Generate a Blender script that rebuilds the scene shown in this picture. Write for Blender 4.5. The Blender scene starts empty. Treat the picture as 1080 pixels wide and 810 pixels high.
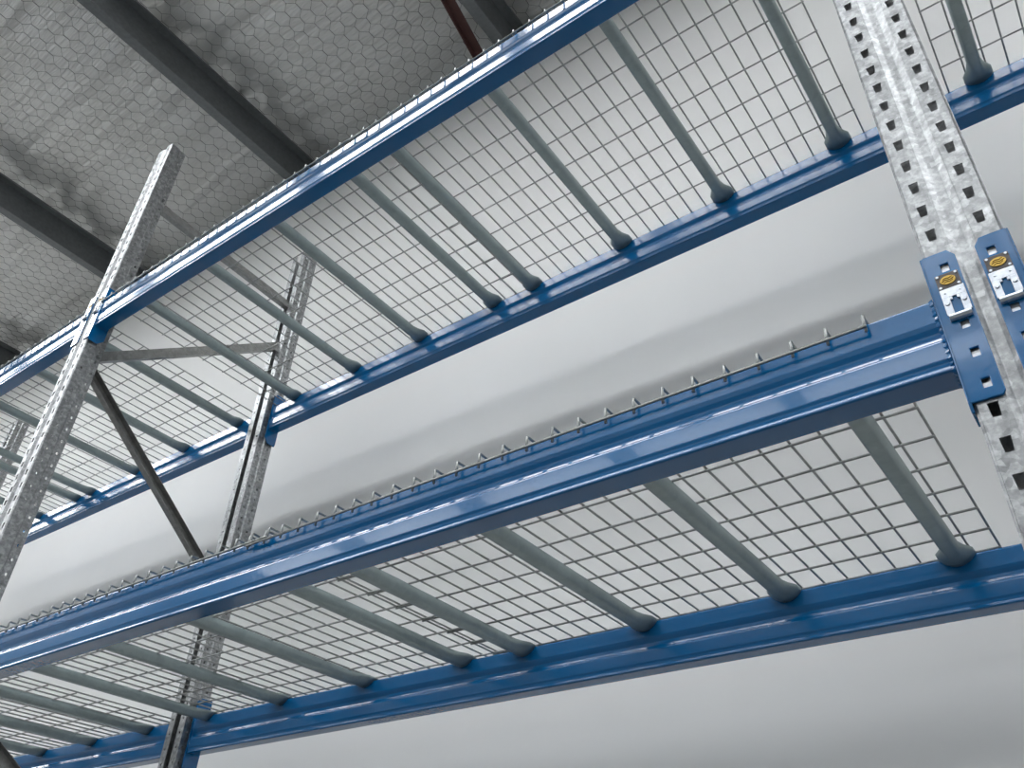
import bpy, bmesh, math, random
from mathutils import Vector, Matrix, noise
random.seed(7)
S = bpy.context.scene
C = S.collection

# ------------------------------------------------------------------ materials
def new_mat(name):
    m = bpy.data.materials.new(name); m.use_nodes = True
    nt = m.node_tree; b = nt.nodes['Principled BSDF']
    return m, nt, b

def node(nt, typ, **kw):
    n = nt.nodes.new(typ)
    for k, v in kw.items():
        if k in n.inputs: n.inputs[k].default_value = v
        else: setattr(n, k, v)
    return n

def ramp(nt, fac, stops):
    r = nt.nodes.new('ShaderNodeValToRGB')
    e = r.color_ramp.elements
    while len(e) < len(stops): e.new(0.5)
    for i, (p, c) in enumerate(stops):
        e[i].position = p; e[i].color = (c[0], c[1], c[2], 1)
    nt.links.new(fac, r.inputs['Fac'])
    return r.outputs['Color']

def obj_coords(nt, scale=(1, 1, 1)):
    tc = nt.nodes.new('ShaderNodeTexCoord'); mp = nt.nodes.new('ShaderNodeMapping')
    mp.inputs['Scale'].default_value = scale
    nt.links.new(tc.outputs['Object'], mp.inputs['Vector'])
    return mp.outputs['Vector']

def bump(nt, b, height, strength, dist):
    bp = nt.nodes.new('ShaderNodeBump')
    bp.inputs['Strength'].default_value = strength; bp.inputs['Distance'].default_value = dist
    nt.links.new(height, bp.inputs['Height']); nt.links.new(bp.outputs['Normal'], b.inputs['Normal'])

def mat_blue():
    m, nt, b = new_mat('blue_gloss_paint')
    v = obj_coords(nt)
    n1 = node(nt, 'ShaderNodeTexNoise', Scale=6.0, Detail=3.0); nt.links.new(v, n1.inputs['Vector'])
    col = ramp(nt, n1.outputs['Fac'], [(0.3, (0.0006, 0.108, 0.295)), (0.7, (0.001, 0.122, 0.325))])
    nt.links.new(col, b.inputs['Base Color'])
    b.inputs['Roughness'].default_value = 0.16
    b.inputs['Coat Weight'].default_value = 0.25
    b.inputs['Coat Roughness'].default_value = 0.05
    n2 = node(nt, 'ShaderNodeTexNoise', Scale=90.0, Detail=2.0); nt.links.new(v, n2.inputs['Vector'])
    bump(nt, b, n2.outputs['Fac'], 0.10, 0.002)
    return m

def mat_galv(name, c0, c1, c2, rough=0.38, metal=0.85, scale=70.0, strength=0.15):
    m, nt, b = new_mat(name)
    v = obj_coords(nt)
    vo = node(nt, 'ShaderNodeTexVoronoi', Scale=scale); nt.links.new(v, vo.inputs['Vector'])
    no = node(nt, 'ShaderNodeTexNoise', Scale=scale * 0.55, Detail=6.0, Roughness=0.65); nt.links.new(v, no.inputs['Vector'])
    mx = node(nt, 'ShaderNodeMix', data_type='FLOAT')
    mx.inputs[0].default_value = 0.78
    nt.links.new(vo.outputs['Color'], mx.inputs[2]); nt.links.new(no.outputs['Fac'], mx.inputs[3])
    col = ramp(nt, mx.outputs[0], [(0.25, c0), (0.5, c1), (0.75, c2)])
    nt.links.new(col, b.inputs['Base Color'])
    b.inputs['Metallic'].default_value = metal
    mr = node(nt, 'ShaderNodeMapRange'); mr.inputs['To Min'].default_value = rough - 0.09; mr.inputs['To Max'].default_value = rough + 0.12
    nt.links.new(no.outputs['Fac'], mr.inputs['Value']); nt.links.new(mr.outputs['Result'], b.inputs['Roughness'])
    bump(nt, b, mx.outputs[0], strength, 0.002)
    return m

def plain(name, c, rough=0.5, metal=0.0):
    m, nt, b = new_mat(name)
    v = obj_coords(nt)
    n1 = node(nt, 'ShaderNodeTexNoise', Scale=40.0, Detail=3.0); nt.links.new(v, n1.inputs['Vector'])
    col = ramp(nt, n1.outputs['Fac'], [(0.3, [x * 0.88 for x in c]), (0.7, [min(1, x * 1.1) for x in c])])
    nt.links.new(col, b.inputs['Base Color'])
    b.inputs['Roughness'].default_value = rough; b.inputs['Metallic'].default_value = metal
    return m

BLUE = mat_blue()
GALV = mat_galv('galvanised_steel', (0.17, 0.176, 0.18), (0.33, 0.337, 0.34), (0.60, 0.61, 0.62), 0.37, 0.8, 110.0, 0.10)
BRACE = mat_galv('dull_galvanised_steel', (0.24, 0.24, 0.235), (0.33, 0.33, 0.32), (0.42, 0.42, 0.41), 0.42, 0.8)
CHAN = mat_galv('grey_green_zinc', (0.29, 0.345, 0.345), (0.335, 0.395, 0.395), (0.38, 0.445, 0.445), 0.46, 0.55, 45.0, 0.06)
WIRE = mat_galv('zinc_wire', (0.28, 0.29, 0.285), (0.35, 0.36, 0.35), (0.42, 0.43, 0.42), 0.32, 0.85, 120.0, 0.05)
CLIP = mat_galv('bright_zinc_clip', (0.36, 0.39, 0.43), (0.50, 0.53, 0.57), (0.64, 0.67, 0.70), 0.30, 0.9, 150.0, 0.1)
PLATE = plain('dark_brown_grey_plate', (0.085, 0.075, 0.07), 0.45)
GOLD = plain('yellow_gold_enamel', (0.48, 0.31, 0.06), 0.3, 0.5)
GOLDLINE = plain('dark_gold_line', (0.20, 0.12, 0.02), 0.4, 0.3)
PURLIN = plain('grey_purlin_steel', (0.16, 0.17, 0.175), 0.5, 0.3)
RED = plain('red_oxide_steel', (0.085, 0.032, 0.028), 0.6)
NETWIRE = plain('dull_netting_wire', (0.12, 0.12, 0.115), 0.5, 0.5)

def mat_wall():
    m, nt, b = new_mat('painted_wall')
    v = obj_coords(nt)
    n1 = node(nt, 'ShaderNodeTexNoise', Scale=0.9, Detail=4.0, Roughness=0.5); nt.links.new(v, n1.inputs['Vector'])
    col = ramp(nt, n1.outputs['Fac'], [(0.3, (0.765, 0.76, 0.745)), (0.7, (0.82, 0.815, 0.80))])
    nt.links.new(col, b.inputs['Base Color'])
    b.inputs['Roughness'].default_value = 0.75
    n2 = node(nt, 'ShaderNodeTexNoise', Scale=14.0, Detail=5.0); nt.links.new(v, n2.inputs['Vector'])
    bump(nt, b, n2.outputs['Fac'], 0.08, 0.01)
    return m
def mat_foil():
    m, nt, b = new_mat('sarking_foil')
    v = obj_coords(nt)
    n1 = node(nt, 'ShaderNodeTexNoise', Scale=1.6, Detail=4.0); nt.links.new(v, n1.inputs['Vector'])
    col = ramp(nt, n1.outputs['Fac'], [(0.3, (0.66, 0.655, 0.635)), (0.7, (0.78, 0.78, 0.77))])
    nt.links.new(col, b.inputs['Base Color'])
    b.inputs['Roughness'].default_value = 0.36; b.inputs['Metallic'].default_value = 0.6
    v2 = obj_coords(nt, (1.3, 15, 1.3))
    n2 = node(nt, 'ShaderNodeTexNoise', Scale=1.6, Detail=5.0, Roughness=0.6, Distortion=0.5); nt.links.new(v2, n2.inputs['Vector'])
    bump(nt, b, n2.outputs['Fac'], 0.6, 0.04)
    return m
def mat_floor():
    m, nt, b = new_mat('concrete_floor')
    v = obj_coords(nt)
    n1 = node(nt, 'ShaderNodeTexNoise', Scale=1.2, Detail=6.0); nt.links.new(v, n1.inputs['Vector'])
    col = ramp(nt, n1.outputs['Fac'], [(0.3, (0.09, 0.088, 0.084)), (0.7, (0.12, 0.117, 0.112))])
    nt.links.new(col, b.inputs['Base Color']); b.inputs['Roughness'].default_value = 0.6
    return m
def mat_sky(e):
    m, nt, b = new_mat('translucent_skylight_sheet')
    b.inputs['Base Color'].default_value = (0.8, 0.85, 0.9, 1)
    b.inputs['Emission Color'].default_value = (0.945, 0.975, 1.0, 1)
    b.inputs['Emission Strength'].default_value = e
    return m
WALL, FOIL, FLOOR = mat_wall(), mat_foil(), mat_floor()
SKYM = [mat_sky(24.0), mat_sky(4.5), mat_sky(11.0), mat_sky(6.0)]      # strength tuned per strip for its light; second and fourth are added fill

# ------------------------------------------------------------------ object helpers
def obj(name, bm, m, parent=None, smooth=False, mods=None):
    me = bpy.data.meshes.new(name)
    bmesh.ops.recalc_face_normals(bm, faces=bm.faces)
    bm.to_mesh(me); bm.free()
    ms = m if isinstance(m, (list, tuple)) else [m]
    for x in ms: me.materials.append(x)
    if smooth:
        for p in me.polygons: p.use_smooth = True
    o = bpy.data.objects.new(name, me); C.objects.link(o)
    if parent: o.parent = parent
    for k, kw in (mods or []):
        md = o.modifiers.new(k.lower(), k)
        for a, v in kw.items(): setattr(md, a, v)
    return o

def tag(o, label=None, cat=None, group=None, kind=None):
    if label: o['label'] = label
    if cat: o['category'] = cat
    if group: o['group'] = group
    if kind: o['kind'] = kind
    return o

def empty(name, loc):
    o = bpy.data.objects.new(name, None); o.empty_display_size = 0.1; o.location = loc; C.objects.link(o)
    return o

def copy_tree(o, loc=None, parent=None):
    c = o.copy(); C.objects.link(c); c.parent = parent
    if loc is not None: c.location = loc
    for ch in o.children: copy_tree(ch, None, c)
    return c

def box(bm, x0, x1, y0, y1, z0, z1):
    v = [bm.verts.new(p) for p in ((x0, y0, z0), (x1, y0, z0), (x1, y1, z0), (x0, y1, z0), (x0, y0, z1), (x1, y0, z1), (x1, y1, z1), (x0, y1, z1))]
    for f in ((0, 3, 2, 1), (4, 5, 6, 7), (0, 1, 5, 4), (1, 2, 6, 5), (2, 3, 7, 6), (3, 0, 4, 7)):
        bm.faces.new([v[i] for i in f])

def prism(bm, poly, axis, a, b):
    """extrude the 2-D polygon along an axis; poly holds the two other coordinates in x,y,z order"""
    def P(u, v, t):
        return {'x': (t, u, v), 'y': (u, t, v), 'z': (u, v, t)}[axis]
    A = [bm.verts.new(P(u, v, a)) for u, v in poly]; B = [bm.verts.new(P(u, v, b)) for u, v in poly]
    n = len(poly)
    for i in range(n): bm.faces.new((A[i], A[(i + 1) % n], B[(i + 1) % n], B[i]))
    bm.faces.new(A); bm.faces.new(B[::-1])

def tube(bm, pts, r, n=6, caps=True):
    pts = [Vector(p) for p in pts]; rings = []
    for i, p in enumerate(pts):
        t = (pts[min(i + 1, len(pts) - 1)] - pts[max(i - 1, 0)]).normalized()
        ref = Vector((1, 0, 0)) if abs(t.x) < 0.9 else Vector((0, 0, 1))
        a = t.cross(ref).normalized(); b = t.cross(a)
        rings.append([bm.verts.new(p + (a * math.cos(2 * math.pi * k / n) + b * math.sin(2 * math.pi * k / n)) * r) for k in range(n)])
    for A, B in zip(rings, rings[1:]):
        for k in range(n): bm.faces.new((A[k], A[(k + 1) % n], B[(k + 1) % n], B[k]))
    if caps: bm.faces.new(rings[0]); bm.faces.new(rings[-1][::-1])

# ------------------------------------------------------------------ dimensions (metres; origin: front face of the near post)
BAY = 2.843
FLOOR_Z = -3.10
CEIL_Z = 3.125
WALL_Y = 1.20
TOP = 1.635
D0, D1 = 0.855, 0.905            # rear beam, inner and outer face
PITCH = 0.05

# ------------------------------------------------------------------ upright posts
SLOT = [(-0.0065, 0.011), (0.0065, 0.011), (0.005, -0.010), (-0.005, -0.010)]
OCT = lambda r, s=1.0: [(r * math.cos(math.pi / 8 + k * math.pi / 4), s * r * math.sin(math.pi / 8 + k * math.pi / 4)) for k in range(8)]

def panel(bm, p0, p1, holes, z0, z1):
    """strip of sheet between two plan points; one punched hole per pitch"""
    p0 = Vector((p0[0], p0[1])); p1 = Vector((p1[0], p1[1])); L = (p1 - p0).length; d = (p1 - p0) / L
    P = lambda u, z: (p0.x + d.x * u, p0.y + d.y * u, z)
    def q(*pts): bm.faces.new([bm.verts.new(P(*p)) for p in pts])
    if not holes:
        q((0, z0), (L, z0), (L, z1), (0, z1)); return
    shape, uc = holes
    k = math.ceil((z0 + PITCH / 2) / PITCH); k1 = math.floor((z1 - PITCH / 2) / PITCH)
    q((0, z0), (L, z0), (L, k * PITCH - PITCH / 2), (0, k * PITCH - PITCH / 2))
    q((0, k1 * PITCH + PITCH / 2), (L, k1 * PITCH + PITCH / 2), (L, z1), (0, z1))
    for i in range(k, k1 + 1):
        zc = i * PITCH; a, b = zc - PITCH / 2, zc + PITCH / 2
        H = [(uc + u, zc + v) for u, v in shape]
        if len(H) == 4:
            O = [(0, b), (L, b), (L, a), (0, a)]
        else:                                     # octagon, counter-clockwise from the right
            O = [(L, uc and zc + 0.006), (uc + 0.006, b), (uc - 0.006, b), (0, zc + 0.006), (0, zc - 0.006), (uc - 0.006, a), (uc + 0.006, a), (L, zc - 0.006)]
            q((L, zc + 0.006), (L, b), (uc + 0.006, b)); q((0, zc + 0.006), (uc - 0.006, b), (0, b))
            q((0, zc - 0.006), (0, a), (uc - 0.006, a)); q((L, zc - 0.006), (uc + 0.006, a), (L, a))
        n = len(H)
        for j in range(n): q(O[j], O[(j + 1) % n], H[(j + 1) % n], H[j])

def post_bm(lip=True):
    """front post: punched face towards -y, open lips towards +y"""
    bm = bmesh.new(); z0, z1 = FLOOR_Z + 0.008, TOP
    w = 0.0512; o4 = OCT(0.0046, 1.25)
    for s in (-1, 1):
        panel(bm, (s * 0.015, 0.076), (s * 0.047, 0.076), (OCT(0.004, 1.2), 0.016) if lip else None, z0, z1)
        panel(bm, (s * 0.047, 0.076), (s * 0.047, 0.047), (o4, 0.0145), z0, z1)
        panel(bm, (s * 0.047, 0.047), (s * w, 0.042), None, z0, z1)
        panel(bm, (s * w, 0.042), (s * w, 0.003), (o4, 0.021), z0, z1)
        panel(bm, (s * w, 0.003), (s * (w - 0.003), 0), None, z0, z1)
        panel(bm, (s * (w - 0.003), 0), (s * 0.0175, 0), (SLOT, w - 0.003 - 0.0315), z0, z1)
        panel(bm, (s * 0.0175, 0), (s * 0.0150, 0.0012), None, z0, z1)
        panel(bm, (s * 0.0150, 0.0010), (s * 0.0070, 0.0062), None, z0, z1)
        panel(bm, (s * 0.0070, 0.0062), (s * 0.0050, 0.0068), None, z0, z1)
    panel(bm, (-0.0050, 0.0068), (0.0050, 0.0068), None, z0, z1)
    bmesh.ops.remove_doubles(bm, verts=bm.verts, dist=0.0002)
    return bm

def brace_bm(ya, za, yb, zb, flip=1, x=0.0):
    """C-channel lacing bar between the posts of one frame"""
    bm = bmesh.new()
    d = Vector((0, yb - ya, zb - za)); L = d.length; d.normalize(); up = Vector((1, 0, 0)).cross(d)
    prof = [(-0.014, 0.019), (0.014, 0.019), (0.014, -0.019), (-0.014, -0.019), (-0.014, -0.0172), (0.0122, -0.0172), (0.0122, 0.0172), (-0.014, 0.0172)]
    prof = [(-a * flip, b) for a, b in prof]
    rings = []
    for t in (0, L):
        o = Vector((x, ya, za)) + d * t
        rings.append([bm.verts.new(o + Vector((1, 0, 0)) * a + up * b) for a, b in prof])
    n = len(prof)
    for k in range(n): bm.faces.new((rings[0][k], rings[0][(k + 1) % n], rings[1][(k + 1) % n], rings[1][k]))
    bm.faces.new(rings[0]); bm.faces.new(rings[1][::-1])
    return bm

def make_frame():
    t = empty('upright_frame', (0, 0, FLOOR_Z))
    sol = [('SOLIDIFY', dict(thickness=0.0018, offset=0.0))]
    def down(bm):
        bmesh.ops.translate(bm, verts=bm.verts, vec=(0, 0, -FLOOR_Z)); return bm
    f = obj('post', down(post_bm(False)), GALV, t, mods=sol)
    bm = post_bm(True); bmesh.ops.rotate(bm, verts=bm.verts, cent=(0, 0, 0), matrix=Matrix.Rotation(math.pi, 3, 'Z'))
    bmesh.ops.translate(bm, verts=bm.verts, vec=(0, D1, 0))
    r = obj('post', down(bm), GALV, t, mods=sol)
    for y, p in ((0.038, f), (D1 - 0.038, r)):
        bm = bmesh.new(); box(bm, -0.075, 0.075, y - 0.06, y + 0.06, 0, 0.008)
        obj('foot_plate', bm, GALV, p)
    for a in ((0.045, 1.305, 0.86, 1.285, -1), (0.045, 0.43, 0.86, 1.045, -1), (0.05, 0.41, 0.86, -0.215), (0.05, -0.80, 0.86, -1.33),
              (0.05, -1.40, 0.86, -2.0), (0.05, -2.75, 0.86, -2.1)):
        obj('brace', down(brace_bm(*a)), BRACE, t)
    for (y, z) in ((0.062, 1.305), (0.843, 1.285), (0.062, 0.43), (0.843, 1.03), (0.843, -0.205)):
        bm = bmesh.new(); tube(bm, [(-0.062, y, z), (0.062, y, z)], 0.0065, 6)
        obj('bolt', down(bm), GALV, t)
    return t

fr = make_frame()
tag(fr, 'galvanised punched upright post frame at the right, nearest the camera', 'rack frame', 'upright frames of the racking')
f2 = copy_tree(fr, (-BAY - 0.007, 0, FLOOR_Z))
tag(f2, 'galvanised upright frame left of centre whose post tops show above the blue beam', 'rack frame', 'upright frames of the racking')
f3 = copy_tree(fr, (-2 * BAY - 0.02, 0, FLOOR_Z))
tag(f3, 'galvanised upright frame glimpsed through the mesh at the far left edge', 'rack frame', 'upright frames of the racking')

# ------------------------------------------------------------------ beams
BH, BT = 0.118, 0.050
def beam_profile():
    """closed box beam section (y, z), z = 0 at its top; both faces ribbed"""
    f = [(0.004, 0.0), (0.0012, -0.0012), (0.0, -0.004), (0.0003, -0.038), (0.0025, -0.044), (0.0062, -0.052), (0.0066, -0.060),
         (0.0045, -0.066), (0.0012, -0.0685), (0.0, -0.072), (0.0, -0.099), (0.0022, -0.104), (0.0026, -0.110),
         (0.0008, -0.1135), (0.0012, -0.1165), (0.0040, -BH)]
    return f + [(BT - y, z) for y, z in reversed(f)]

def connector(parent, s, face):
    """s = +1: connector at the beam's right end (post to its right); face = -1 laps the -y side, +1 the +y side.
       local frame of the beam: post centre plane at x = s*(BAY/2)"""
    xp = s * BAY / 2
    yl = 0.0 if face < 0 else BT
    Y = lambda v: yl + face * v                   # outwards from the lapped face
    X = lambda v: xp - s * v                      # v: distance from post centre towards the beam
    bm = bmesh.new()
    zt, zb = 0.071, -0.170
    poly = [(0.0545, zb - 0.004), (0.018, zb - 0.004), (0.0125, zb + 0.004), (0.0125, zt - 0.016), (0.021, zt), (0.0545, zt)]
    # lap with punched holes: rows of sheet around each hole
    rows = [0.042, -0.058, -0.105, -0.153]
    hx0, hx1, hh = 0.0245, 0.0345, 0.0068
    zs = sorted({zt - 0.012, zb, *[r - hh for r in rows], *[r + hh for r in rows]})
    vs, cells = {}, []
    def vert(x, z, y):
        k = (round(x, 5), round(z, 5), round(y, 5))
        if k not in vs: vs[k] = bm.verts.new((x, y, z))
        return vs[k]
    def sheet(pts): cells.append([(X(u), z) for u, z in pts])
    for a, b in zip(zs, zs[1:]):
        hole = any(abs((a + b) / 2 - r) < 0.001 for r in rows)
        for u0, u1 in ((0.0125, hx0), (hx0, hx1), (hx1, 0.0555)):
            if hole and u0 == hx0: continue
            sheet([(u0, a), (u1, a), (u1, b), (u0, b)])
    zt1, zb1 = zt - 0.012, zb
    sheet([(0.0125, zt1), (hx0, zt1), (hx0, zt), (0.0205, zt)]); sheet([(hx0, zt1), (hx1, zt1), (hx1, zt), (hx0, zt)])
    sheet([(hx1, zt1), (0.0555, zt1), (0.0555, zt - 0.003), (0.053, zt), (hx1, zt)])
    sheet([(0.017, zb - 0.006), (hx0, zb - 0.006), (hx0, zb1), (0.0125, zb1)]); sheet([(hx0, zb - 0.006), (hx1, zb - 0.006), (hx1, zb1), (hx0, zb1)])
    sheet([(hx1, zb - 0.006), (0.0555, zb - 0.006), (0.0555, zb1), (hx1, zb1)])
    cnt = {}
    R5 = lambda p: (round(p[0], 5), round(p[1], 5))
    for q in cells:
        bm.faces.new([vert(x, z, Y(0.0012)) for x, z in q]); bm.faces.new([vert(x, z, Y(0.0052)) for x, z in q][::-1])
        for p, p2 in zip(q, q[1:] + q[:1]):
            k = frozenset((R5(p), R5(p2))); cnt.setdefault(k, []).append((p, p2))
    for k, v in cnt.items():
        if len(v) == 1:
            p, p2 = v[0]
            bm.faces.new((vert(*p, Y(0.0012)), vert(*p2, Y(0.0012)), vert(*p2, Y(0.0052)), vert(*p, Y(0.0052))))
    # rounded fold between lap and side leg, and the leg down the post's side
    xs = sorted((X(0.0525), X(0.0565)))
    inn = Y(-0.056)
    leg = [(Y(0.0052), zt - 0.003), (Y(0.0035), zt), (Y(-0.040), zt), (inn, zt - 0.014), (inn, zb + 0.006), (Y(-0.035), zb - 0.018), (Y(0.0015), zb - 0.018), (Y(0.0052), zb - 0.005)]
    prism(bm, leg, 'x', xs[0], xs[1])
    c = obj('end_connector', bm, BLUE, parent, mods=[('BEVEL', dict(width=0.0012, segments=2, limit_method='ANGLE'))])
    # galvanised hook tongues showing in the holes
    for r in rows:
        bm = bmesh.new()
        a, b = sorted((X(hx0 + 0.0005), X(hx1 - 0.0005)))
        y0, y1 = sorted((Y(-0.010), Y(0.0022)))
        prism(bm, [(a, r - hh + 0.0002), (b, r - hh + 0.0002), (b, r - 0.0012), ((a + b) / 2, r - 0.0002), (a, r - 0.0012)], 'y', y0, y1)
        obj('hook', bm, CLIP, c)
    # emblem plate with gold oval and four rivets
    bm = bmesh.new()
    a, b = sorted((X(0.0165), X(0.0455)))
    y0, y1 = sorted((Y(0.0053), Y(0.0068)))
    zc = 0.0175
    box(bm, a, b, y0, y1, zc - 0.0125, zc + 0.0125)
    ep = obj('emblem_plate', bm, PLATE, c); tag(ep, 'dark square plate with gold oval emblem')
    # (emblem, rivets merged as one sub-part so the tree stays three levels deep)
    bm = bmesh.new(); cx = (a + b) / 2
    mats = []
    def disc(cx_, cz_, rx, rz, d0, d1, mi, n=20, tilt=0.0):
        pts = []
        for k in range(n):
            t = 2 * math.pi * k / n; u, v = rx * math.cos(t), rz * math.sin(t)
            pts.append((cx_ + u * math.cos(tilt) - v * math.sin(tilt), cz_ + u * math.sin(tilt) + v * math.cos(tilt)))
        f0 = len(bm.faces); prism(bm, pts, 'y', Y(d0), Y(d1)); bm.faces.ensure_lookup_table()
        for f in bm.faces[f0:]: f.material_index = mi
    disc(cx, zc, 0.0098, 0.0072, 0.0066, 0.0082, 0)
    for dz, w in ((0.0030, 0.006), (0.0, 0.0078), (-0.0032, 0.0058)):
        f0 = len(bm.faces)
        tube(bm, [(cx - w, Y(0.0083), zc + dz - 0.0014), (cx - w * 0.4, Y(0.0083), zc + dz + 0.0007), (cx + w * 0.3, Y(0.0083), zc + dz - 0.0007), (cx + w, Y(0.0083), zc + dz + 0.0014)], 0.0007, 4)
        bm.faces.ensure_lookup_table()
        for f in bm.faces[f0:]: f.material_index = 1
    obj('emblem', bm, [GOLD, GOLDLINE], c)
    for sx in (-1, 1):
        for sz in (-1, 1):
            bm = bmesh.new(); disc(cx + sx * 0.0115, zc + sz * 0.0098, 0.0019, 0.0019, 0.0066, 0.0078, 0, 10)
            obj('rivet', bm, CLIP, c)
    # safety clip: folded bright sheet with a notch, two dimples and a curled foot
    bm = bmesh.new()
    zt2, zb2 = 0.004, -0.051
    cxl = 0.030
    def shape(x0, x1, z0, z1, d0, d1):
        box(bm, *sorted((X(x0), X(x1))), *sorted((Y(d0), Y(d1))), z0, z1)
    shape(0.0150, 0.0455, -0.011, zt2, 0.0055, 0.0078)                 # head
    shape(0.0150, 0.0242, -0.040, -0.011, 0.0055, 0.0082)              # two arms beside the notch
    shape(0.0362, 0.0455, -0.040, -0.011, 0.0055, 0.0082)
    shape(0.0242, 0.0275, -0.016, -0.011, 0.0055, 0.0080)
    shape(0.0329, 0.0362, -0.016, -0.011, 0.0055, 0.0080)
    # curled foot
    pr = [(Y(0.0055), -0.040), (Y(0.0085), -0.040), (Y(0.0125), -0.0425), (Y(0.0135), -0.046), (Y(0.0115), -0.050), (Y(0.0075), -0.051), (Y(0.0055), -0.049)]
    prism(bm, pr, 'x', *sorted((X(0.0165), X(0.0440))))
    for v in (0.0196, 0.0408):
        pts = [(X(v) + 0.0032 * math.cos(k * math.pi / 5), -0.0215 + 0.0032 * math.sin(k * math.pi / 5)) for k in range(10)]
        prism(bm, pts, 'y', Y(0.0078), Y(0.0098))
    for v in (0.0215, 0.0395):
        pts = [(X(v) + 0.0016 * math.cos(k * math.pi / 4), -0.0035 + 0.0016 * math.sin(k * math.pi / 4)) for k in range(8)]
        prism(bm, pts, 'y', Y(0.0076), Y(0.0088))
    obj('safety_clip', bm, CLIP, c, mods=[('BEVEL', dict(width=0.0012, segments=2, limit_method='ANGLE'))])
    # weld bead all round the beam end
    bm = bmesh.new()
    xw = X(0.0575); n = 0
    path = []
    prof = beam_profile()
    for (y0, z0), (y1, z1) in zip(prof, prof[1:] + prof[:1]):
        L = math.hypot(y1 - y0, z1 - z0); m = max(1, int(L / 0.0028))
        for k in range(m):
            t = k / m; path.append((y0 + (y1 - y0) * t, z0 + (z1 - z0) * t))
    rings = []
    for i, (y, z) in enumerate(path):
        y2, z2 = path[(i + 1) % len(path)]; L = math.hypot(y2 - y, z2 - z) or 1
        ny, nz = (z2 - z) / L, -(y2 - y) / L
        sgn = 1 if (ny * (y - BT / 2) + nz * (z + BH / 2)) > 0 else -1
        r = 0.0024 + 0.0009 * math.sin(i * 2.1) + random.uniform(-0.0004, 0.0004)
        rings.append([bm.verts.new((xw, y, z)), bm.verts.new((xw, y + sgn * ny * r, z + sgn * nz * r)), bm.verts.new((xw - s * r * 1.9, y, z))])
    for i in range(len(rings)):
        A, B = rings[i], rings[(i + 1) % len(rings)]
        bm.faces.new((A[0], B[0], B[1], A[1])); bm.faces.new((A[1], B[1], B[2], A[2]))
    tag(obj('weld_bead', bm, BLUE, c), 'lumpy painted weld bead')
    return c

def make_beam(face):
    """origin: middle of the bay, beam's -y face, top of the beam"""
    t = tag(empty('rack_beam', (0, 0, 0)), kind='thing')
    bm = bmesh.new(); h = BAY / 2 - 0.0565
    prism(bm, beam_profile(), 'x', -h, h)
    o = obj('beam_rail', bm, BLUE, t)
    md = o.modifiers.new('edges', 'BEVEL'); md.width = 0.0012; md.segments = 3; md.limit_method = 'ANGLE'; md.angle_limit = math.radians(12)
    o.data.update()
    connector(t, -1, face); connector(t, 1, face)
    return t

ZFL, ZRL, ZFU, ZRU = -0.709, -0.699, 0.656, 0.661
GB = 'blue beams of the racking'
bf = make_beam(-1); br = make_beam(1)
mid = -BAY / 2
bf.location = (mid, 0, ZFL)
tag(bf, 'blue beam across the middle of the photo, nearest, under the row of bent wire ends', 'beam', GB)
b = copy_tree(bf, (mid + BAY, 0, ZFL)); tag(b, 'blue beam of the bay beyond the near post, only its bolted end in view', 'beam', GB)
b = copy_tree(bf, (mid - BAY - 0.012, 0, ZFL)); tag(b, 'lower front blue beam of the far left bay', 'beam', GB)
b = copy_tree(bf, (mid, 0, ZFU)); tag(b, 'upper front blue beam with white sky reflections, between the two tall posts', 'beam', GB)
b = copy_tree(bf, (mid - BAY - 0.012, 0, ZFU)); tag(b, 'upper front blue beam left of the left post, reaching the left edge', 'beam', GB)
b = copy_tree(bf, (mid + BAY, 0, ZFU)); tag(b, 'upper front blue beam of the right bay, above the top edge', 'beam', GB)
br.location = (mid, D0, ZRU)
tag(br, 'upper rear blue beam against the wall, middle bay, carrying the upper mesh decks', 'beam', GB)
b = copy_tree(br, (mid + BAY, D0, ZRU)); tag(b, 'short piece of rear blue beam right of the near post at upper right', 'beam', GB)
b = copy_tree(br, (mid - BAY - 0.012, D0, ZRU)); tag(b, 'upper rear blue beam of the left bay, behind the left post', 'beam', GB)
b = copy_tree(br, (mid, D0, ZRL)); tag(b, 'lower rear blue beam along the bottom right, carrying the lower mesh decks', 'beam', GB)
b = copy_tree(br, (mid - BAY - 0.012, D0, ZRL)); tag(b, 'lower rear blue beam at the bottom left corner, left of the rear post', 'beam', GB)

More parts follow.
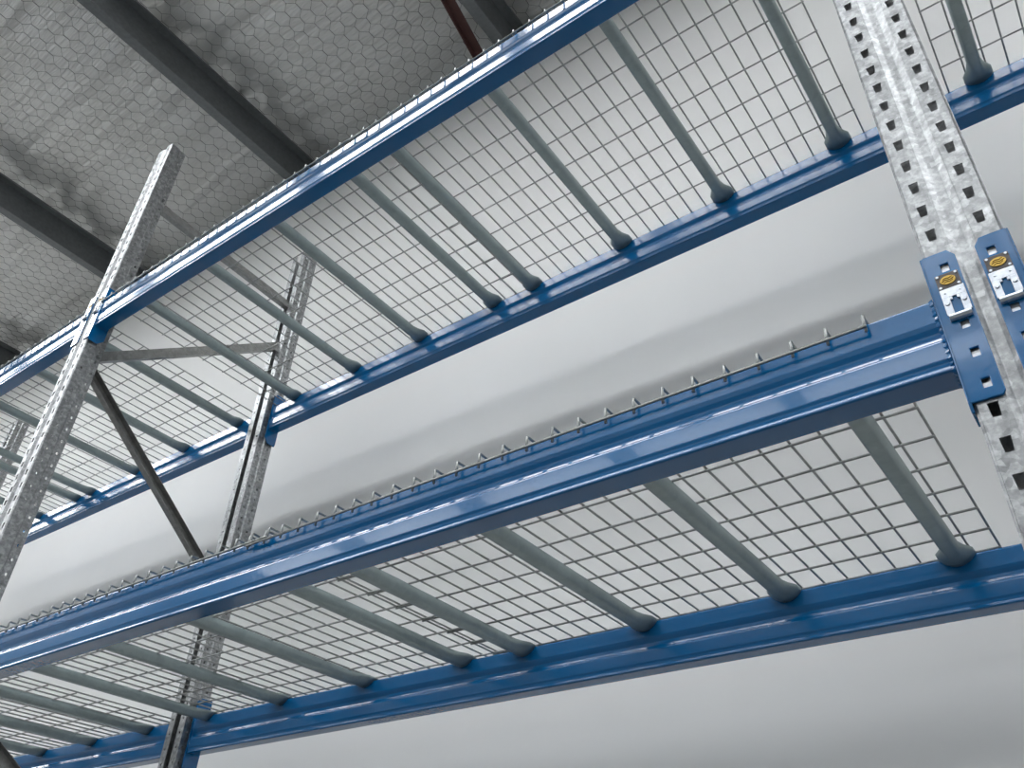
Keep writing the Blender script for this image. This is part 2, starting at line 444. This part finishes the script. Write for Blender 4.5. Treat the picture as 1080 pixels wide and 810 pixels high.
# ------------------------------------------------------------------ wire decks
WR = 0.0025
def make_deck(x_right, cells, pitch, sup, zf, zr, label, group, lift=0.0):
    """x_right: first cross wire; cells of `pitch` to the left; sup: x of the four support channels"""
    t = empty('wire_deck', (x_right - cells * pitch / 2, 0.45, (zf + zr) / 2))
    ox, oy, oz = t.location
    tag(t, label, 'wire deck', group)
    Z = lambda y: zf + (zr - zf) * y / D1 + 0.0100 + lift - oz
    bm = bmesh.new()
    yf, yr = -0.0085, D1 + 0.0085
    for k in range(cells + 1):
        x = x_right - k * pitch - ox + random.uniform(-0.0009, 0.0009)
        pts = [(x, yf - oy, Z(0) - 0.030), (x, yf - oy, Z(0) - 0.003), (x, yf + 0.001 - oy, Z(0) - 0.0008), (x, yf + 0.0035 - oy, Z(0)),
               (x, 0.3 - oy, Z(0.3)), (x, 0.6 - oy, Z(0.6)), (x, yr - 0.005 - oy, Z(D1)), (x, yr - 0.0015 - oy, Z(D1) - 0.001), (x, yr - oy, Z(D1) - 0.004), (x, yr - oy, Z(D1) - 0.03)]
        tube(bm, pts, WR, 6)
    xa, xb = x_right + 0.003 - ox, x_right - cells * pitch - 0.003 - ox
    for k in range(9):
        y = 0.0565 + 0.1013 * k
        if y > 0.88: break
        tube(bm, [(xa, y - oy, Z(y) - 2 * WR + 0.0006), (xb, y - oy, Z(y) - 2 * WR + 0.0006)], WR, 6)
    tube(bm, [(xa, yf - 0.0035 - oy, Z(0) - 0.0235), (xb, yf - 0.0035 - oy, Z(0) - 0.0235)], WR, 6)
    tube(bm, [(xa, yr + 0.0035 - oy, Z(D1) - 0.024), (xb, yr + 0.0035 - oy, Z(D1) - 0.024)], WR, 6)
    obj('wire_mesh', bm, WIRE, t, smooth=True)
    for x in sup:
        obj('support_channel', channel_bm(x - ox, oy, Z), CHAN, t, mods=[('SOLIDIFY', dict(thickness=0.0016, offset=0.0))])
    return t

def channel_bm(x, oy, Z):
    """U channel with splayed ends, open side up under the wires"""
    U = [(-0.0168, -0.004), (-0.0160, -0.018), (-0.0145, -0.0265), (-0.0120, -0.0308), (-0.0095, -0.032), (0.0095, -0.032), (0.0120, -0.0308), (0.0145, -0.0265), (0.0160, -0.018), (0.0168, -0.004)]
    F1 = [(-0.0230, -0.004), (-0.0200, -0.012), (-0.0165, -0.022), (-0.0120, -0.029), (-0.005, -0.0315), (0.005, -0.0315), (0.0120, -0.029), (0.0165, -0.022), (0.0200, -0.012), (0.0230, -0.004)]
    F2 = [(-0.0360, -0.005), (-0.0345, -0.012), (-0.0265, -0.021), (-0.0150, -0.028), (-0.006, -0.031), (0.006, -0.031), (0.0150, -0.028), (0.0265, -0.021), (0.0345, -0.012), (0.0360, -0.005)]
    F3 = [(a * 1.02, c) for a, c in F2]
    F4 = [(-0.0370, -0.0045), (-0.033, -0.0050), (-0.0265, -0.0052), (-0.0150, -0.0054), (-0.006, -0.0055), (0.006, -0.0055), (0.0150, -0.0054), (0.0265, -0.0052), (0.033, -0.0050), (0.0370, -0.0045)]
    st = [(0.0530, F3), (0.062, F2), (0.078, F1), (0.098, U), (0.3, U), (0.55, U), (0.790, U), (0.812, F1), (0.832, F2), (0.8545, F3)]
    bm = bmesh.new(); rings = []
    for y, P in st:
        rings.append([bm.verts.new((x + a, y - oy, Z(y) + c - 0.0012)) for a, c in P])
    for A, B in zip(rings, rings[1:]):
        for k in range(len(A) - 1): bm.faces.new((A[k], A[k + 1], B[k + 1], B[k]))
    bm.faces.new(rings[0]); bm.faces.new(rings[-1][::-1])
    # flattened tongues lying on the beams
    for R, y0, y1 in ((rings[0], 0.0530, 0.006), (rings[-1], 0.8545, 0.898)):
        top = [bm.verts.new((x + a, y0 - oy, Z(y0) - 0.0086)) for a in (-0.036, 0.036)]
        end = [bm.verts.new((x + a, y1 - oy, Z(y1) - 0.0086)) for a in (-0.034, 0.034)]
        bm.faces.new((top[0], top[1], end[1], end[0]))
    for f in bm.faces: f.smooth = True
    return bm

GD = 'wire mesh shelf decks'
ser = lambda a, s, n=4: [a - s * k for k in range(n)]
make_deck(-0.143, 25, 0.0518, ser(-0.218, 0.3770), ZFU, ZRU, 'upper wire mesh deck just left of the near post', GD)
make_deck(-1.388, 27, 0.0517, ser(-1.534, 0.3700), ZFU, ZRU, 'upper wire mesh deck right of the left upright frame', GD, 0.0055)
make_deck(-0.147, 25, 0.0524, ser(-0.229, 0.3715), ZFL, ZRL, 'lower wire mesh deck at the right, below the nearest beam', GD)
make_deck(-1.397, 26, 0.0535, ser(-1.558, 0.3868), ZFL, ZRL, 'lower wire mesh deck left of the middle, with the rear post behind it', GD, 0.0055)
make_deck(-2.915, 26, 0.0530, ser(-3.030, 0.4040), ZFU, ZRU, 'upper wire mesh deck directly left of the left upright frame', GD)
make_deck(-4.270, 26, 0.0520, ser(-4.390, 0.3800), ZFU, ZRU, 'upper wire mesh deck reaching the far left edge, before the third frame', GD, 0.0055)
make_deck(-2.909, 26, 0.0532, ser(-3.070, 0.3680), ZFL, ZRL, 'lower wire mesh deck in the bottom left corner', GD)
make_deck(0.257 + 0.0528 * 20, 23, 0.0528, [0.178 + 0.375 * k for k in range(4)][::-1], ZFU, ZRU, 'upper wire mesh deck right of the near post, in the top right corner', GD)

# ------------------------------------------------------------------ the hall
def st(name, bm, m, smooth=False):
    return tag(obj(name, bm, m, smooth=smooth), kind='structure')
XL, XR, YF = -15.0, 9.0, -14.0
bm = bmesh.new(); box(bm, XL, XR, WALL_Y, WALL_Y + 0.2, FLOOR_Z, CEIL_Z + 0.3); st('wall_back', bm, WALL)
bm = bmesh.new(); box(bm, XL - 0.2, XL, YF, WALL_Y, FLOOR_Z, CEIL_Z + 0.3); st('wall_left', bm, WALL)
bm = bmesh.new(); box(bm, XR, XR + 0.2, YF, WALL_Y, FLOOR_Z, CEIL_Z + 0.3); st('wall_right', bm, WALL)
bm = bmesh.new(); box(bm, XL - 0.2, XR + 0.2, YF - 6, WALL_Y + 0.2, FLOOR_Z - 0.2, FLOOR_Z); st('floor', bm, FLOOR)
bm = bmesh.new()                                     # front wall with a wide open roller-door bay
box(bm, XL, -7.0, YF - 0.2, YF, FLOOR_Z, CEIL_Z + 0.3); box(bm, 3.0, XR, YF - 0.2, YF, FLOOR_Z, CEIL_Z + 0.3); box(bm, -7.0, 3.0, YF - 0.2, YF, FLOOR_Z + 4.4, CEIL_Z + 0.3)
st('wall_front', bm, WALL)

PX = [-11.10, -9.22, -7.36, -5.483, -3.561, -1.815, 0.05, 1.90, 3.75, 5.60, 7.45]      # left edges of the purlins' bottom flanges
PB = 2.91                                                                       # purlin underside
SKY = [(-1.66, -1.00), (-4.75, -3.15), (-5.78, -5.42), (-11.9, -10.4)]                                # skylight strips (y ranges); second and fourth added for diffuse fill light

def sag(x, y, base=False):
    """height of the insulation foil: pinned over the purlins, pillowed between them"""
    i = None
    for a, c in zip(PX, PX[1:]):
        if a <= x <= c: i = (a, c); break
    if i is None: return CEIL_Z
    a, c = i; xa = a + 0.14
    u = min(max((x - xa) / (c - xa), 0), 1)
    edge = math.sin(math.pi * min(u * 1.0, 1))
    z = CEIL_Z - 0.045 * edge ** 0.7
    dr = min(x - xa, c - x); w = math.exp(-max(dr, 0) / 0.33)
    # creases pulled off the purlins run along x
    n = noise.noise(Vector((x * 1.1 + y * 0.8, y * 12.0 + 1.1 * noise.noise(Vector((x * 1.5, y * 2, 3.0))), i[0])))
    if base: return z
    z += (0.016 + 0.052 * w) * (n + 0.55)
    z += 0.010 * (noise.noise(Vector((x * 4, y * 6, 1.3))) + 0.6) + 0.004 * noise.noise(Vector((x * 15, y * 22, 5.0)))
    return z

def frange(a, b, s):
    n = max(1, int(round((b - a) / s))); return [a + (b - a) * k / n for k in range(n + 1)]
bm = bmesh.new()
def grid(xs, ys, f):
    V = [[bm.verts.new((x, y, f(x, y))) for y in ys] for x in xs]
    for i in range(len(xs) - 1):
        for j in range(len(ys) - 1): bm.faces.new((V[i][j], V[i + 1][j], V[i + 1][j + 1], V[i][j + 1]))
grid(frange(-9.22, -0.6, 0.028), frange(SKY[0][1], WALL_Y, 0.022), lambda x, y: sag(x, y))
flat = lambda x, y: CEIL_Z
grid([XL, -9.22], [SKY[0][1], WALL_Y], flat); grid([-0.6, XR], [SKY[0][1], WALL_Y], flat)
edges = [SKY[0][0], SKY[1][1], SKY[1][0], SKY[2][1], SKY[2][0], SKY[3][1], SKY[3][0], YF]
for k in (0, 2, 4, 6): grid([XL, XR], [edges[k + 1], edges[k]], flat)
st('ceiling', bm, FOIL, True)
for i, (a, c) in enumerate(SKY):
    bm = bmesh.new(); box(bm, XL + 0.3, XR - 0.3, a, c, CEIL_Z + 0.02, CEIL_Z + 0.03)
    st('skylight_and_fill_%d' % (i + 1), bm, SKYM[i])
    bm = bmesh.new()
    for y in (a - 0.01, c): box(bm, XL, XR, y, y + 0.01, CEIL_Z - 0.02, CEIL_Z + 0.03)
    st('trim_%d' % (i + 1), bm, PURLIN)
bm = bmesh.new(); box(bm, -5.15, XR - 0.2, SKY[0][0], -1.34, CEIL_Z + 0.003, CEIL_Z + 0.018); st('trim_9', bm, FOIL)  # added unseen cover, narrows the first skylight to shape its reflection
bm = bmesh.new(); box(bm, XL + 0.1, -9.6, SKY[2][0], SKY[2][1], CEIL_Z + 0.003, CEIL_Z + 0.018); st('trim_10', bm, FOIL)  # added unseen cover, blocks the third skylight's left end to stop its sheen
# roof sheet above the foil, broken by the skylights
bm = bmesh.new()
yy = [WALL_Y, SKY[0][1], SKY[0][0], SKY[1][1], SKY[1][0], SKY[2][1], SKY[2][0], SKY[3][1], SKY[3][0], YF]
for k in (0, 2, 4, 6, 8): box(bm, XL, XR, yy[k + 1], yy[k], CEIL_Z + 0.10, CEIL_Z + 0.12)
st('ceiling', bm, PURLIN)

LAB = {-1.815: 'grey roof beam meeting the red brace at the top centre', -3.561: 'long grey roof beam above the left post, nearer of the two wide ones',
       -5.483: 'grey roof beam at the far left, passing behind the left post top', }
for x in PX:
    bm = bmesh.new()
    prof = [(0, 0), (0.068, 0), (0.068, 0.205), (0.13, 0.205), (0.13, 0.190), (0.1265, 0.190), (0.1265, 0.2015), (0.0645, 0.2015), (0.0645, 0.0035), (0.0035, 0.0035), (0.0035, 0.018), (0, 0.018)]
    prism(bm, [(u, v) for u, v in prof], 'y', YF, WALL_Y)
    o = obj('roof_beam', bm, PURLIN, mods=[('BEVEL', dict(width=0.002, segments=2, limit_method='ANGLE'))])
    o.location = (x, 0, PB)
    tag(o, LAB.get(x, 'grey roof beam beyond the edge of the picture'), 'roof beam', 'steel roof beams', 'thing')

# red oxide brace hung under the roof beams
bm = bmesh.new()
a = Vector((-1.87, 0.62, PB)); c = Vector((-1.978, 1.19, PB)); d = (c - a).normalized(); n = Vector((d.y, -d.x, 0))
V = [a - n * 0.0, a + n * 0.055, c + n * 0.055, c]
for dz in (0,): 
    A = [bm.verts.new((p.x, p.y, PB - 0.006)) for p in V]; B = [bm.verts.new((p.x, p.y, PB - 0.0005)) for p in V]
    for k in range(4): bm.faces.new((A[k], A[(k + 1) % 4], B[(k + 1) % 4], B[k]))
    bm.faces.new(A); bm.faces.new(B[::-1])
    W = [a, a + n * 0.006, c + n * 0.006, c]
    A = [bm.verts.new((p.x, p.y, PB - 0.055)) for p in W]; B = [bm.verts.new((p.x, p.y, PB - 0.0055)) for p in W]
    for k in range(4): bm.faces.new((A[k], A[(k + 1) % 4], B[(k + 1) % 4], B[k]))
    bm.faces.new(A); bm.faces.new(B[::-1])
tag(obj('angle_brace', bm, RED), 'dark red steel angle brace beside the grey roof beam at the top centre', 'brace')

# chicken wire under the foil
bm = bmesh.new()
P = 0.090
def seg(a, b_, r):
    a, b_ = Vector(a), Vector(b_); t = (b_ - a).normalized(); s1 = t.cross(Vector((0, 0, 1))).normalized(); s2 = s1.cross(t)
    R = [[bm.verts.new(p + (s1 * math.cos(q) + s2 * math.sin(q)) * r) for q in (0.5, 2.6, 4.7)] for p in (a, b_)]
    for k in range(3): bm.faces.new((R[0][k], R[0][(k + 1) % 3], R[1][(k + 1) % 3], R[1][k]))
def gz(x, y):
    return sag(x, y, True) - 0.004
Y0, Y1, X0, X1 = SKY[0][1] + 0.01, WALL_Y - 0.01, -9.1, -1.0
hw, tw, dg = P / 2, P * 0.46, P * 0.36        # half pitch across, twist length, diagonal run
row = 0; y = Y0
while y < Y1 - 0.08:
    x = X0 + (hw if row % 2 else 0)
    while x < X1:
        j = lambda px, py: (px + 0.006 * noise.noise(Vector((px * 9, py * 9, 0))), py + 0.006 * noise.noise(Vector((px * 9, py * 9, 7))))
        p0 = j(x, y); p1 = j(x, y + tw); p2 = j(x - hw, y + tw + dg); p3 = j(x + hw, y + tw + dg)
        T = lambda p: (p[0], p[1], gz(*p))
        seg(T(p0), T(p1), 0.0019); seg(T(p1), T(p2), 0.0011); seg(T(p1), T(p3), 0.0011)
        x += P
    y += tw + dg; row += 1
tag(obj('wire_netting', bm, NETWIRE), 'hexagonal chicken wire netting stretched under the silver roof insulation', 'wire netting')

# ------------------------------------------------------------------ world (overcast daylight through the open door)
w = bpy.data.worlds.new('daylight'); S.world = w; w.use_nodes = True
bg = w.node_tree.nodes['Background']; bg.inputs['Color'].default_value = (0.80, 0.90, 1.0, 1); bg.inputs['Strength'].default_value = 1.0

# ------------------------------------------------------------------ camera
yaw, pit, rol = 0.658093, 0.637840, 0.048190
fw = Vector((-math.sin(yaw) * math.cos(pit), math.cos(yaw) * math.cos(pit), math.sin(pit)))
rt = Vector((math.cos(yaw), math.sin(yaw), 0)); up = rt.cross(fw)
r2 = rt * math.cos(rol) + up * math.sin(rol); u2 = -rt * math.sin(rol) + up * math.cos(rol)
M = Matrix((r2, u2, -fw)).transposed().to_4x4(); M.translation = Vector((0.01234, -1.01065, -1.50882))
cd = bpy.data.cameras.new('camera'); cam = bpy.data.objects.new('camera', cd); C.objects.link(cam)
cam.matrix_world = M; cd.sensor_width = 36.0; cd.sensor_fit = 'HORIZONTAL'; cd.lens = 897.457 / 1080 * 36
cd.clip_start = 0.02; cd.clip_end = 200
S.camera = cam
S.view_settings.view_transform = 'Standard'; S.view_settings.look = 'None'
S.view_settings.gamma = 1.0; S.view_settings.use_curve_mapping = False
S.view_settings.exposure = -0.30
